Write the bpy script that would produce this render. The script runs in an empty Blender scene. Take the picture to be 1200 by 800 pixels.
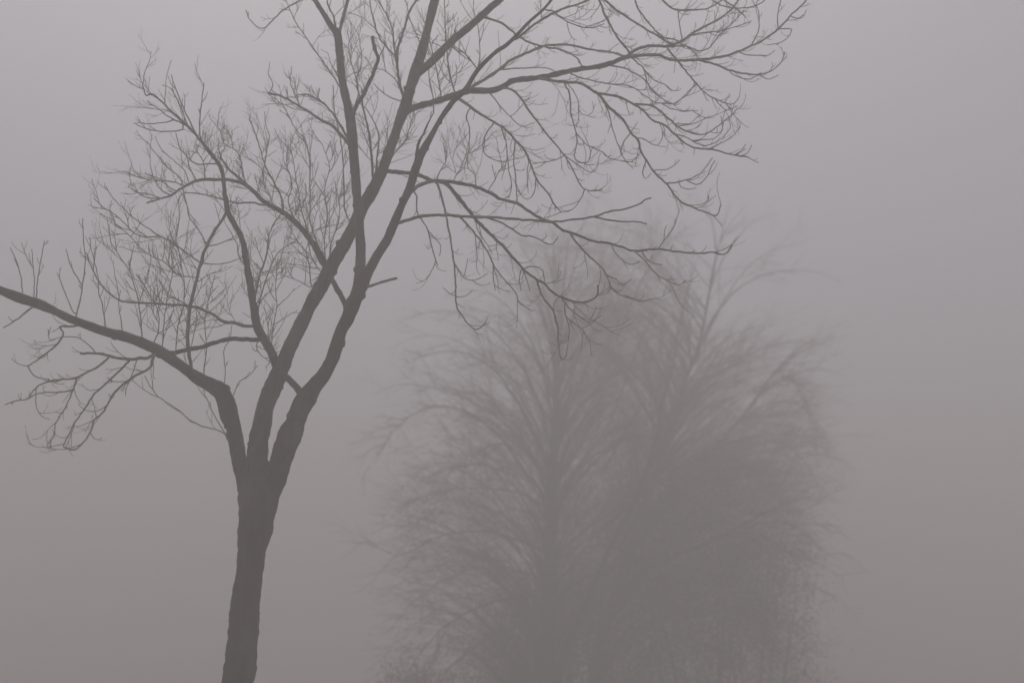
import bpy, math, random
import numpy as np
from mathutils import Vector, noise

SC = bpy.context.scene
R = math.radians

# ---------------------------------------------------------------- camera
CAM = (0.0, 0.0, 1.6)
PITCH = R(16.0)
TAN = math.tan(R(20.0))                    # half of the horizontal field of view
cam_data = bpy.data.cameras.new("camera")
cam_data.sensor_fit = 'HORIZONTAL'
cam_data.angle = 2 * R(20.0)
cam_data.clip_start, cam_data.clip_end = 0.1, 3000
cam = bpy.data.objects.new("camera", cam_data)
SC.collection.objects.link(cam)
cam.location = CAM
cam.rotation_euler = (R(90) + PITCH, 0, 0)
SC.camera = cam
cam_data.dof.use_dof = True                # the lens is focused on the near tree
cam_data.dof.focus_distance = 14.4
cam_data.dof.aperture_fstop = 0.8

# ---------------------------------------------------------------- sky, sun, exposure
SUN_EL, SUN_AZ = R(57), R(-7)             # veiled sun high in front of the camera
world = bpy.data.worlds.new("World")
SC.world = world
world.use_nodes = True
wn, wl = world.node_tree.nodes, world.node_tree.links
wn.clear()
sky = wn.new('ShaderNodeTexSky')
sky.sky_type = 'NISHITA'
sky.sun_disc = False
sky.sun_elevation = SUN_EL
sky.sun_rotation = SUN_AZ
sky.air_density, sky.dust_density, sky.ozone_density = 1.0, 4.0, 1.0
hs = wn.new('ShaderNodeHueSaturation')     # overcast: the blue is gone from the sky
hs.inputs['Saturation'].default_value = 0.70
bg = wn.new('ShaderNodeBackground')
bg.inputs['Strength'].default_value = 0.10
out = wn.new('ShaderNodeOutputWorld')
wl.new(sky.outputs[0], hs.inputs['Color'])
wl.new(hs.outputs[0], bg.inputs['Color'])
wl.new(bg.outputs[0], out.inputs['Surface'])

sun_data = bpy.data.lights.new("sun", 'SUN')
sun_data.energy, sun_data.angle = 1.0, R(30)
sun_data.color = (1.0, 0.965, 0.98)
sun = bpy.data.objects.new("sun", sun_data)
SC.collection.objects.link(sun)
sun.location = (0, -10, 40)
sd = Vector((math.sin(SUN_AZ) * math.cos(SUN_EL), math.cos(SUN_AZ) * math.cos(SUN_EL), math.sin(SUN_EL)))
sun.rotation_euler = (-sd).to_track_quat('-Z', 'Y').to_euler()

SC.view_settings.view_transform = 'Standard'
SC.view_settings.look = 'None'
SC.view_settings.exposure = -0.03
SC.view_settings.gamma = 1.0
SC.view_settings.use_curve_mapping = False
SC.render.engine = 'CYCLES'
SC.cycles.max_bounces = 8
SC.cycles.volume_bounces = 6
SC.cycles.use_denoising = True

HAZE_DENSITY = 0.039
HAZE_COLOR = (0.93, 0.888, 0.873)

# ---------------------------------------------------------------- helpers
def col(o):
    SC.collection.objects.link(o)
    return o

def material(name, dark, light, scale, stretch=(1, 1, 1), bump=0.0, rough=0.9, patch=None):
    m = bpy.data.materials.new(name)
    m.use_nodes = True
    n, l = m.node_tree.nodes, m.node_tree.links
    b = n['Principled BSDF']
    b.inputs['Roughness'].default_value = rough
    b.inputs['Specular IOR Level'].default_value = 0.2
    tc = n.new('ShaderNodeTexCoord')
    mp = n.new('ShaderNodeMapping')
    mp.inputs['Scale'].default_value = stretch
    l.new(tc.outputs['Object'], mp.inputs['Vector'])
    nz = n.new('ShaderNodeTexNoise')
    nz.inputs['Scale'].default_value = scale
    nz.inputs['Detail'].default_value = 8
    nz.inputs['Roughness'].default_value = 0.65
    l.new(mp.outputs[0], nz.inputs['Vector'])
    rp = n.new('ShaderNodeValToRGB')
    rp.color_ramp.elements[0].position, rp.color_ramp.elements[1].position = 0.32, 0.68
    rp.color_ramp.elements[0].color = (*dark, 1)
    rp.color_ramp.elements[1].color = (*light, 1)
    l.new(nz.outputs['Fac'], rp.inputs['Fac'])
    c_out = rp.outputs['Color']
    if patch:
        n2 = n.new('ShaderNodeTexNoise')
        n2.inputs['Scale'].default_value = 2.2
        n2.inputs['Detail'].default_value = 5
        l.new(tc.outputs['Object'], n2.inputs['Vector'])
        r2 = n.new('ShaderNodeValToRGB')
        r2.color_ramp.elements[0].position, r2.color_ramp.elements[1].position = 0.5, 0.66
        r2.color_ramp.elements[0].color = (0, 0, 0, 1)
        r2.color_ramp.elements[1].color = (0.7, 0.7, 0.7, 1)
        l.new(n2.outputs['Fac'], r2.inputs['Fac'])
        mx = n.new('ShaderNodeMix')
        mx.data_type = 'RGBA'
        l.new(r2.outputs['Color'], mx.inputs[0])
        l.new(c_out, mx.inputs[6])
        mx.inputs[7].default_value = (*patch, 1)
        c_out = mx.outputs[2]
    l.new(c_out, b.inputs['Base Color'])
    if bump:
        bp = n.new('ShaderNodeBump')
        bp.inputs['Strength'].default_value = bump
        bp.inputs['Distance'].default_value = 0.02
        l.new(nz.outputs['Fac'], bp.inputs['Height'])
        l.new(bp.outputs[0], b.inputs['Normal'])
    return m

BARK = material('bark', (0.02, 0.0155, 0.009), (0.095, 0.076, 0.046), 14, (1, 1, 0.22), 0.9, patch=(0.12, 0.125, 0.07))
LIMBBARK = material('limb_bark', (0.13, 0.107, 0.073), (0.29, 0.245, 0.17), 14, (1, 1, 0.3), 0.7, patch=(0.24, 0.24, 0.15))
TWIG = material('twig_bark', (0.16, 0.13, 0.085), (0.28, 0.235, 0.16), 9)
FARBARK = material('far_bark', (0.02, 0.018, 0.014), (0.055, 0.047, 0.038), 6, (1, 1, 0.3))
FARTWIG = material('far_twig_bark', (0.09, 0.058, 0.042), (0.17, 0.112, 0.085), 5)
REDTWIG = material('reddish_twig_bark', (0.20, 0.085, 0.07), (0.34, 0.155, 0.13), 5)
LEAF = material('evergreen_leaf', (0.03, 0.034, 0.013), (0.085, 0.085, 0.034), 3)
GRASS = material('grass_ground', (0.02, 0.03, 0.012), (0.06, 0.062, 0.03), 0.8, patch=(0.07, 0.055, 0.035))

class Tubes:
    """collects tapered tubes, becomes ONE mesh object"""
    def __init__(s):
        s.v, s.f, s.n, s.mi = [], [], 0, []
    def tube(s, pts, rad, sides=5, mat=0, rough=0.0, seed=0):
        P = np.array([tuple(p) for p in pts], float)
        k = len(P)
        if k < 2:
            return
        T = np.empty_like(P)
        T[1:-1] = P[2:] - P[:-2]
        T[0], T[-1] = P[1] - P[0], P[-1] - P[-2]
        T /= (np.linalg.norm(T, axis=1)[:, None] + 1e-9)
        a = np.array([0, 0, 1.0]) if abs(T[0][2]) < 0.9 else np.array([1.0, 0, 0])
        u = np.cross(T[0], a); u /= np.linalg.norm(u)
        ang = np.arange(sides) * (2 * math.pi / sides)
        ca, sa = np.cos(ang)[:, None], np.sin(ang)[:, None]
        V = np.empty((k * sides + 1, 3))
        for i in range(k):
            u = u - T[i] * np.dot(u, T[i]); u /= (np.linalg.norm(u) + 1e-9)
            w = np.cross(T[i], u)
            ring = P[i] + rad[i] * (ca * u + sa * w)
            if rough:
                for j in range(sides):
                    q = Vector(ring[j])
                    d = (noise.noise(q * 5.0 + Vector((seed, 0, 0))) * 0.55 + noise.noise(q * 14.0) * 0.35 + noise.noise(Vector((q.x * 34, q.y * 34, q.z * 10))) * 0.25)
                    ring[j] = P[i] + (ring[j] - P[i]) * (1 + rough * d)
            V[i * sides:(i + 1) * sides] = ring
        V[-1] = P[-1] + T[-1] * rad[-1] * 0.7
        b = s.n
        F = []
        for i in range(k - 1):
            for j in range(sides):
                j2 = (j + 1) % sides
                F.append((b + i * sides + j, b + i * sides + j2, b + (i + 1) * sides + j2, b + (i + 1) * sides + j))
        e = b + (k - 1) * sides
        for j in range(sides):
            F.append((e + j, e + (j + 1) % sides, b + k * sides))
        F.append(tuple(b + j for j in range(sides - 1, -1, -1)))
        s.v.append(V); s.f += F; s.n += len(V); s.mi += [mat] * len(F)
    def build(s, name, mats, parent=None):
        me = bpy.data.meshes.new(name)
        me.from_pydata(np.vstack(s.v).tolist(), [], s.f)
        for m in mats:
            me.materials.append(m)
        me.polygons.foreach_set('material_index', s.mi)
        me.polygons.foreach_set('use_smooth', [True] * len(s.f))
        me.update()
        o = col(bpy.data.objects.new(name, me))
        if parent:
            o.parent = parent
            chain, q = Vector((0, 0, 0)), parent
            while q:
                chain += q.location
                q = q.parent
            me.transform(__import__('mathutils').Matrix.Translation(-chain))
        return o

def thing(name, label, cat, loc, group=None):
    o = col(bpy.data.objects.new(name, None))
    o.location = loc
    o.empty_display_size = 0.3
    o['label'], o['category'] = label, cat
    if group:
        o['group'] = group
    return o

CP, SP = math.cos(PITCH), math.sin(PITCH)
def ray(px, py):
    sx, sy = (px - 600) / 600 * TAN, (400 - py) / 600 * TAN
    return Vector((sx, CP - SP * sy, SP + CP * sy))
def at(px, py, Y):
    """the point where the sight line through a photo pixel meets the upright plane Y metres away, and metres per pixel there"""
    r = ray(px, py)
    t = Y / r.y
    return Vector(CAM) + r * t, t * TAN / 600

def smooth(arr, step):
    """Catmull-Rom through rows of arr, about one sample per step of the first two columns"""
    A = np.array(arr, float)
    if len(A) < 3:
        A = np.vstack([A[0], (A[0] + A[-1]) / 2, A[-1]])
    P = np.vstack([2 * A[0] - A[1], A, 2 * A[-1] - A[-2]])
    res = []
    for i in range(1, len(P) - 2):
        p0, p1, p2, p3 = P[i - 1], P[i], P[i + 1], P[i + 2]
        n = max(1, int(np.linalg.norm((p2 - p1)[:2]) / step + 0.5))
        for k in range(n):
            t = k / n
            res.append(0.5 * (2 * p1 + (p2 - p0) * t + (2 * p0 - 5 * p1 + 4 * p2 - p3) * t * t + (3 * p1 - p0 - 3 * p2 + p3) * t ** 3))
    res.append(P[-2])
    return np.array(res)

# ---------------------------------------------------------------- ground
gm = bpy.data.meshes.new("ground")
N = 60
xs = np.concatenate([-np.geomspace(390, 2, N // 2), np.geomspace(2, 390, N // 2)])
gv = [(x, y, 0.10 * noise.noise(Vector((x * 0.06, y * 0.06, 0))) * min(1, (abs(x) + abs(y)) / 20)) for y in xs for x in xs]
gf = [(j * N + i, j * N + i + 1, (j + 1) * N + i + 1, (j + 1) * N + i) for j in range(N - 1) for i in range(N - 1)]
gm.from_pydata(gv, [], gf)
gm.materials.append(GRASS)
ground = col(bpy.data.objects.new("ground", gm))
ground['kind'] = 'structure'

# ---------------------------------------------------------------- haze
hm = bpy.data.meshes.new("haze")
X, Z0, Z1 = 400, -1.5, 19.0
hv = [(x, y, z) for z in (Z0, Z1) for y in (-X, X) for x in (-X, X)]
hm.from_pydata(hv, [], [(0, 2, 3, 1), (4, 5, 7, 6), (0, 1, 5, 4), (2, 6, 7, 3), (0, 4, 6, 2), (1, 3, 7, 5)])
hmat = bpy.data.materials.new("haze_air")
hmat.use_nodes = True
hn, hl = hmat.node_tree.nodes, hmat.node_tree.links
hn.clear()
ho = hn.new('ShaderNodeOutputMaterial')
pv = hn.new('ShaderNodeVolumePrincipled')
pv.inputs['Color'].default_value = (*HAZE_COLOR, 1)
pv.inputs['Density'].default_value = HAZE_DENSITY
pv.inputs['Anisotropy'].default_value = 0.12
hl.new(pv.outputs[0], ho.inputs['Volume'])
hmat.cycles.homogeneous_volume = True
hm.materials.append(hmat)
haze = col(bpy.data.objects.new("haze", hm))
haze['kind'] = 'stuff'

# ---------------------------------------------------------------- the near tree
NEAR = 14.0
# limbs: x, y, width in photo pixels, depth in metres (towards the back is +)
TRUNK = [(232, 980, 62, 0), (246, 935, 50, 0), (258, 890, 43, 0), (268, 845, 39.5, 0), (278.5, 800, 37.5, 0), (285, 745, 35.5, 0), (286.5, 712, 35.5, 0),
         (289, 698, 34, 0), (292.5, 672, 31.5, 0), (294.5, 650, 33.5, 0), (296.5, 634, 36, 0), (299, 618, 41, 0), (301, 600, 43, 0), (303.5, 580, 46, 0), (306, 566, 44, 0)]
LIMBS = {
 'L': [(298, 604, 27, 0), (292, 580, 25, 0), (286, 556, 20, -.02), (281, 540, 18, -.05), (277, 520, 17, -.08), (273.5, 500, 17.5, -.12), (269, 488, 20.5, -.15), (266, 475, 20, -.18),
       (259.5, 460, 19.5, -.22), (249, 452, 17, -.27), (232, 443, 15.5, -.35), (220, 434.5, 13, -.4), (210, 427, 12, -.44), (190, 413, 13.5, -.5), (178, 407, 13, -.55),
       (160, 399, 11.5, -.6), (140, 392.5, 12, -.66), (120, 387.5, 10.5, -.72), (100, 380, 10, -.8), (80, 372.5, 10, -.86), (60, 362.5, 9.5, -.92), (40, 354.5, 11.5, -.98),
       (20, 348, 12.5, -1.04), (0, 340, 9.5, -1.1), (-30, 326, 8, -1.2), (-70, 302, 6, -1.3), (-110, 270, 4, -1.4), (-140, 230, 2, -1.5)],
 'C': [(302, 606, 30, 0), (300, 580, 28, 0), (300, 556, 26, .02), (301, 540, 25, .05), (303, 520, 24, .08), (306.5, 500, 23.5, .1), (310.5, 480, 23.5, .12), (316.5, 460, 23.5, .15),
       (325, 442, 22.5, .18), (332, 425, 21.5, .2), (343, 400, 19, .24), (353, 380, 18.5, .27), (362.5, 360, 17.5, .3), (374, 340, 18, .33), (384.5, 320, 18, .36),
       (395, 300, 18.5, .4), (407, 280, 17.5, .44), (416.5, 260, 16.5, .48), (427, 240, 15.5, .52), (438, 220, 16.5, .55), (447.5, 200, 14.5, .58), (455, 180, 13, .61),
       (462.5, 160, 13, .64), (469, 140, 13.5, .67), (476, 120, 14.5, .7), (482, 100, 14.5, .72), (488.5, 80, 15, .75), (494, 60, 13, .78), (499.5, 40, 11.5, .8), (504.5, 20, 11, .83),
       (509.5, 0, 12, .86), (520, -40, 10.5, .95), (534, -90, 8.5, 1.05), (545, -150, 7, 1.15), (562, -230, 6, 1.25), (588, -330, 4.5, 1.3), (602, -430, 3, 1.3), (606, -500, 1.6, 1.4)],
 'R': [(304, 612, 30, 0), (311, 592, 28, 0), (319, 570, 25, -.03), (327, 545, 25, -.07), (334, 524, 25.5, -.1), (342, 505, 28, -.13), (347, 494, 25, -.15), (352, 480, 26, -.17), (360, 464, 26, -.2),
       (371, 449, 21, -.22), (380, 438, 18, -.24), (389.5, 420, 18.5, -.28), (395.5, 402, 17, -.32), (400, 386, 16, -.34), (407, 374, 19, -.37), (412.5, 359, 19, -.4), (421.5, 340, 17, -.43),
       (431, 320, 13, -.46), (443, 298, 12, -.5), (454, 280, 12, -.54), (462.5, 260, 11.5, -.58), (471, 240, 10.5, -.62), (480, 220, 11, -.66), (486.5, 200, 11.5, -.7), (494, 180, 10.5, -.74),
       (505, 160, 8, -.78), (516, 140, 7, -.82), (530, 120, 7, -.87), (534.5, 116, 6.5, -.88), (546, 104, 6.5, -.92), (560, 82, 6, -.98), (580, 62, 5.5, -1.04), (592, 54, 5, -1.08),
       (604, 43, 5, -1.11), (620, 26, 4, -1.16), (638, 10, 3.5, -1.22), (652, -8, 3, -1.28), (675, -40, 2.5, -1.36), (690, -80, 1.6, -1.45)],
 'V': [(412, 366, 12, -.4), (417, 345, 13, -.4), (421, 328, 13, -.34), (423, 300, 11.5, -.2), (422, 275, 11, -.05), (420, 250, 10.5, .12), (418, 225, 10.5, .25), (416, 200, 11, .3), (414.5, 180, 11, .33),
       (413, 160, 11.5, .36), (410.5, 140, 12, .4), (406.5, 120, 9.5, .42), (402, 100, 9.5, .45), (399.5, 80, 9, .47), (397.5, 60, 8.8, .5), (395.5, 40, 9.5, .52), (389, 32, 7.5, .53), (379, 16, 6, .56),
       (369, 0, 5.5, .6), (352, -30, 4.5, .66), (338, -70, 4, .75), (322, -130, 3.4, .8), (318, -210, 2.6, .9), (300, -300, 1.4, 1)],
 'F': [(482, 96, 11, .72), (488, 87, 10.5, .7), (501, 77, 9.5, .64), (516, 62, 9.5, .58), (528, 50, 9, .54), (546, 35, 8.5, .47), (564, 19, 8, .4), (576, 8, 8, .35), (587, -1, 7.5, .3), (610, -26, 6.5, .2),
       (640, -58, 5.5, .1), (670, -100, 4.4, 0), (690, -160, 3.6, -.1), (720, -240, 2.8, -.2), (735, -320, 1.5, -.3)],
}
# traced branches: first and last width (px), depth slope, kind of twigs, points
#   u upright twigs, h short hooked twigs, s few twigs, n none, m ends fused with another branch
BR = [
 # --- left limb, upper side
 (5.2, 4, .15, 'u', [(224,430),(220,400),(222,364),(228,336),(235,310),(242,288),(252,270),(260,258),(267,246)]),
 (2.6, 1.5, -.3, 'u', [(235,308),(212,292),(190,278),(172,278),(158,274),(140,256),(120,242),(110,232)]),
 (2, 1.2, -.2, 's', [(188,277),(160,258),(140,240),(132,232),(124,218)]),
 (2.2, 1.2, .3, 'u', [(230,325),(210,322),(190,306),(170,296),(150,274),(135,262),(128,246)]),
 (2, 1.4, .4, 's', [(242,286),(232,268),(222,256),(219,240),(210,222)]),
 (2.2, 1.3, .3, 's', [(243,288),(252,287),(266,282),(280,274)]),
 (2.2, 1.2, .3, 's', [(236,308),(256,310),(272,306),(286,302)]),
 (2.4, 1.4, -.3, 'u', [(166,396),(165,378),(163,358),(158,336),(152,318),(140,300),(130,285)]),
 (1.8, 1.2, .2, 's', [(152,316),(154,300),(157,288)]),
 (2.2, 1.3, .2, 's', [(90,368),(95,346),(97,330),(100,308),(98,284),(97,256)]),
 (1.9, 1.2, -.2, 's', [(86,366),(76,342),(67,320)]),
 (1.8, 1.2, -.3, 's', [(96,334),(84,314),(77,292)]),
 (2.2, 1.2, .2, 's', [(124,384),(120,358),(116,344),(114,320),(108,296),(105,278)]),
 (1.9, 1.2, .2, 's', [(144,392),(141,372),(139,356),(141,340)]),
 (2, 1.2, .3, 's', [(42,352),(44,330),(48,305),(52,282)]),
 (1.8, 1.2, -.3, 's', [(40,350),(40,325),(37,292)]),
 (2, 1.2, -.3, 's', [(26,346),(25,328),(20,308),(12,290)]),
 (2, 1.2, .2, 'u', [(180,402),(186,384),(184,362),(172,340),(162,322)]),
 (2, 1.2, .3, 'u', [(190,408),(192,380),(196,350),(202,320),(203,296)]),
 (2, 1.2, -.3, 'u', [(205,416),(208,385),(216,350),(214,318),(206,280)]),
 (2.2, 1.2, .4, 'u', [(238,440),(242,405),(240,375),(246,345),(252,322)]),
 # --- left limb, lower side
 (5, 3, -.1, 's', [(184,412),(174,419),(164,419.5),(150,421),(132,418),(116,414),(94,414)]),
 (3.2, 1.7, -.4, 'h', [(127,419),(116,429),(100,437),(86,443),(60,446),(42,454),(34,466)]),
 (2.6, 1.6, .3, 'h', [(90,443),(86,456),(70,459),(44,461),(32,468),(20,469),(6,474)]),
 (2.6, 1.4, .2, 'h', [(90,443),(82,466),(70,488),(64,498),(64,511),(55,521)]),
 (3.2, 1.5, .3, 'h', [(152,421),(128,446),(110,462),(100,478),(88,494),(80,510),(74,523)]),
 (4.2, 1.6, -.2, 'h', [(182,412),(178,424),(174,432),(156,442),(138,456),(128,470),(120,484),(110,492),(106,506),(96,520),(86,527),(74,523)]),
 (2, 1.4, .3, 's', [(160,423),(154,440),(148,455),(147,463)]),
 (3.2, 1.8, .3, 'h', [(96,380),(82,383),(70,382.5),(74,390),(68,402),(46,420),(32,429)]),
 (2, 1.3, .2, 's', [(33,429),(40,440),(60,446)]),
 (2, 1.2, .1, 's', [(112,413),(104,404),(90,395),(72,395),(58,398),(57,386)]),
 (3, 1.6, -.3, 's', [(40,358),(30,366),(20,374),(4,384)]),
 (2.2, 1.2, -.4, 's', [(270,520),(264,508),(252,503),(230,496),(200,474),(186,465),(176,452),(169,440)]),
 (1.8, 1.1, -.1, 's', [(268,516),(258,498),(250,484),(240,462),(236,450),(226,441)]),
 (1.8, 1.1, .4, 's', [(262,452),(264,430),(262,412),(270,395),(272,380)]),
 (1.7, 1.1, .5, 's', [(270,470),(280,448),(292,440),(302,428)]),
 # --- branch up-left from the middle limb
 (14, 4.6, -.12, 'u', [(330,438),(324,426),(317,411),(310,398),(302,384),(298,364),(295,344),(292,326),(289,310),(286,290),(281,274),(274,262),(267,248),(264,232),(262,215),(259,198),(250,184),(240,171)]),
 (4.4, 1.6, -.3, 'u', [(243,175),(236,166),(220,148),(200,130),(184,114),(178,110),(171,112),(167,100)]),
 (2.8, 1.3, .2, 's', [(236,166),(234,152),(235,130),(237,112),(239,97)]),
 (2.6, 1.3, .3, 's', [(230,158),(220,138),(212,120),(206,104),(201,88)]),
 (2.4, 1.3, -.2, 's', [(220,148),(200,138),(186,128),(172,118)]),
 (2.4, 1.4, -.4, 's', [(214,152),(206,154),(184,154),(166,149),(157,144)]),
 (1.9, 1.3, -.1, 's', [(204,140),(196,143),(180,145),(160,144)]),
 (2.2, 1.3, .3, 's', [(222,152),(210,122),(200,104),(190,100)]),
 (5.2, 1.5, -.2, 'u', [(304,388),(298,382),(286,382),(276,378),(262,377),(250,369),(240,364),(226,359),(188,356),(160,355),(144,353),(130,345),(116,330),(106,310),(101,296)]),
 (6, 6, 0, 'm', [(306,398),(298,398),(280,397),(266,398),(250,402),(238,406),(224,409),(200,414),(192,414)]),
 (3.2, 1.8, .3, 'u', [(298,350),(302,330),(312,300),(317,270),(328,252)]),
 (2.4, 1.2, .5, 'u', [(301,372),(306,345),(320,306),(330,292),(345,284)]),
 (2.2, 1.2, -.4, 's', [(290,315),(280,300),(278,286),(268,268)]),
 (2, 1.1, .5, 'u', [(318,413),(319,390),(324,360),(323,330),(326,302)]),
 (2, 1.1, -.5, 'u', [(309,394),(300,405),(306,416),(317,424)]),
 # --- second branch up-left from the middle limb
 (11, 2, .28, 'u', [(392,318),(381,310),(372,294),(360,276),(348,262),(332,249),(312,238),(300,227),(286,216),(268,211),(248,210.5),(230,212),(214,220),(200,229),(184,234),(172,238)]),
 (5, 1.8, -.3, 'u', [(290,219),(280,208),(268,198),(260,186),(257,178)]),
 (3, 1.5, .2, 's', [(316,240),(308,240),(294,237),(278,238),(262,234),(240,228),(216,226),(208,236)]),
 (2.6, 1.3, .2, 'u', [(216,218),(206,214),(194,212),(170,210),(158,206),(148,201)]),
 (2.4, 1.3, -.3, 's', [(214,214),(206,204),(196,196),(184,182),(172,166)]),
 (2.2, 1.3, .3, 's', [(186,233),(174,232),(164,228),(156,214)]),
 (2.4, 1.3, -.2, 's', [(256,192),(248,192),(230,192),(216,180),(210,172),(206,156)]),
 (2, 1.2, .2, 's', [(222,216),(216,200),(206,190),(190,176),(182,160)]),
 (3.2, 1.5, .2, 'u', [(332,248),(330,232),(320,212),(310,192),(302,164),(296,148),(292,140)]),
 (2.6, 1.3, .25, 'u', [(378,302),(372,286),(364,262),(363,240),(363,192),(358,164),(348,154),(336,132),(329,118)]),
 (2.4, 1.3, .4, 'u', [(288,217),(284,200),(278,178),(262,168),(258,154),(251,144)]),
 (2.4, 1.2, -.2, 'u', [(366,336),(364,330),(360,300),(348,282),(336,258),(330,240)]),
 (2.2, 1.2, .3, 'u', [(386,312),(376,318),(364,298),(360,270),(352,240),(346,205),(340,170)]),
 (2.2, 1.2, .1, 'u', [(382,306),(380,280),(384,250),(380,225),(386,196),(378,170)]),
 (2.2, 1.2, -.3, 'u', [(386,306),(388,286),(396,262),(398,240),(392,212)]),
 (2, 1.1, .4, 'u', [(362,336),(352,330),(344,326),(338,318)]),
 (2, 1.1, .1, 'u', [(322,244),(314,225),(308,206),(312,180),(316,160)]),
 (2.2, 1.2, .3, 'u', [(345,258),(338,236),(342,215),(336,190),(338,170)]),
 (2.6,1.3,.2,'u',[(200,229),(188,222),(180,208),(176,194)]), (2.4,1.2,-.2,'u',[(230,212),(222,196),(218,178)]), (2.4,1.2,.3,'u',[(240,211),(238,190),(228,172)]),
 (2.4,1.2,.2,'u',[(190,233),(170,226),(160,226),(150,219)]), (2.2,1.2,.1,'s',[(214,220),(218,236),(222,250),(232,262)]), (2.2,1.2,-.3,'u',[(208,224),(196,218),(188,210),(170,204)]),
 # --- upright limb, side branches
 (5.2, 2.6, .3, 'u', [(411,172),(406,165),(398,156),(390,148),(374,139),(354,126),(330,113),(314,109)]),
 (1.8, 1.2, .2, 's', [(315,109),(320,100),(314,86)]),
 (1.7, 1.2, .3, 's', [(352,125),(345,110),(340,95),(342,78)]),
 (4, 1.6, .5, 'u', [(408,165),(403,154),(392,136),(380,122),(364,112),(348,111)]),
 (6.5, 4.4, -.25, 's', [(411,150),(414,134),(419,122),(427,108),(438,85),(443,68),(438.5,58),(437,43)]),
 (2.2, 1.2, .2, 's', [(442,70),(448,60),(451,50)]),
 (2.4, 1.3, .3, 'u', [(398,102),(392,92),(370,60),(350,32),(338,8),(330,-15)]),
 (2.8, 1.5, .2, 's', [(374,6),(366,0),(354,0),(332,12),(320,24),(308,34),(294,25),(288,12)]),
 (5, 3, .3, 'u', [(397,40),(400,29),(403,16),(408,0),(414,-30),(416,-60)]),
 (3, 1.8, -.4, 'u', [(394,38),(391,20),(384,4),(380,-20)]),
 (2.4, 1.5, .2, 's', [(412,262),(405,250),(403,235),(402,190),(398,158),(392,130),(390,100)]),
 (2, 1.2, .5, 'u', [(404,114),(400,96),(390,80),(384,62)]),
 (2.2, 1.2, .5, 'u', [(414,130),(420,104),(412,76),(408,52)]),
 (2, 1.2, -.4, 'u', [(422,118),(418,96),(424,70),(420,40)]),
 # --- middle limb, left side
 (4, 2.2, -.2, 'u', [(438,212),(436,192),(432,156),(425,124),(424,104)]),
 (3, 1.4, .3, 'u', [(440,214),(441,190),(444,160),(436,138),(428,126)]),
 (4.6, 2.6, .1, 'u', [(476,118),(470,106),(466,80),(466,60),(472,40),(479,16),(488,0),(494,-20)]),
 (3, 1.5, -.2, 'u', [(467,84),(463,64),(460,36),(454,20),(444,0),(440,-20)]),
 (2.8, 1.5, -.3, 'u', [(463,66),(446,46),(438,24),(433,0),(430,-20)]),
 (2.4, 1.4, .3, 's', [(474,118),(468,118),(450,110),(438,98)]),
 (2.4, 1.3, .4, 'u', [(472,112),(462,92),(448,82),(436,80)]),
 (2.2, 1.2, .2, 's', [(494,54),(486,36),(480,22),(477,8)]),
 (2.2, 1.2, .5, 'u', [(452,196),(462,180),(474,166),(480,150),(488,120)]),
 # --- links between the limbs, stubs
 (7.5, 10, 0, 'm', [(330,436),(338,444),(346,452),(354,464),(356,474)]),
 (6.5, 8, 0, 'm', [(388,326),(394,337),(400,347),(405,357),(406,368)]),
 (8, 1.3, -.1, 's', [(485,212),(488,190),(490,170),(496,157),(503,142),(508,133)]),
 (4.2, 3.2, -.3, 'n', [(430,336),(440,333),(452,329),(465,326)]),
 # --- right fork and what hangs above the right side
 (3.4, 2, -.1, 'h', [(566,20),(576,23),(586,26),(604,40),(616,48),(634,54),(660,59),(676,68),(682,78)]),
 (2.4, 1.3, .2, 'u', [(538,106),(534,110),(526,80),(522,40),(521,0),(522,-20)]),
 (2.3, 1.3, -.2, 'u', [(508,120),(505,100),(502,84),(508,62)]),
 (2.2, 1.3, .3, 'u', [(517,116),(512,84),(504,50),(503,30)]),
 (2.2, 1.2, .2, 'u', [(556,90),(562,70),(561,40),(558,20)]),
 (2.2, 1.3, -.3, 'u', [(560,82),(546,64),(532,54),(526,50)]),
 (4.5, 2.6, -.35, 'h', [(640,-58),(668,-40),(690,-24),(702,0),(712,24),(724,44),(738,62)]),
 (4.2, 2.6, .1, 'h', [(610,-26),(650,-34),(690,-18),(708,0),(728,16),(750,30),(770,42),(790,54)]),
 (3.6, 2, .2, 'h', [(668,-98),(700,-60),(730,-24),(744,0),(750,14),(768,36),(778,44)]),
 (4.2, 1.7, .3, 'h', [(690,-20),(730,-30),(762,-12),(776,0),(788,10),(808,12),(830,10),(846,0),(856,-10)]),
 (4, 1.7, .2, 'h', [(650,-40),(700,-52),(760,-44),(820,-24),(846,-2),(860,8),(872,18)]),
 (3, 1.5, .2, 'h', [(720,-28),(770,-30),(810,-18),(840,4),(866,10),(892,4),(905,-10)]),
 (2.6, 1.5, -.2, 'h', [(640,12),(648,13),(656,20),(670,28),(690,33),(708,28)]),
 (4.2, 2, .3, 'h', [(603,46),(610,42),(630,26),(654,13),(680,4),(700,-5),(725,-18)]),
 # --- long branch to the right
 (9.5, 6, -.1, 'n', [(474,132),(483,127),(500,122),(520,116),(538,110),(550,106.5),(576,106),(590,101),(604,94),(632,91),(656,86),(680,81),(710,76),(736,66)]),
 (5, 2, .1, 'h', [(728,69),(736,65),(748,57),(764,53.5),(784,54),(800,48),(812,39),(836,26),(856,12),(870,-6)]),
 (5, 1.8, -.2, 'h', [(726,70),(746,65.5),(770,64.5),(782,69),(800,71),(830,69),(856,64),(880,54),(896,46),(912,34),(928,17),(940,6),(947,-3)]),
 (2, 1.3, .3, 'h', [(880,54),(888,38),(890,20),(886,4)]),
 (2, 1.3, .2, 's', [(912,34),(911,20),(915,0),(918,-14)]),
 (1.8, 1.2, -.3, 's', [(912,34),(928,34.5),(926,42),(914,50),(900,53)]),
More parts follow.
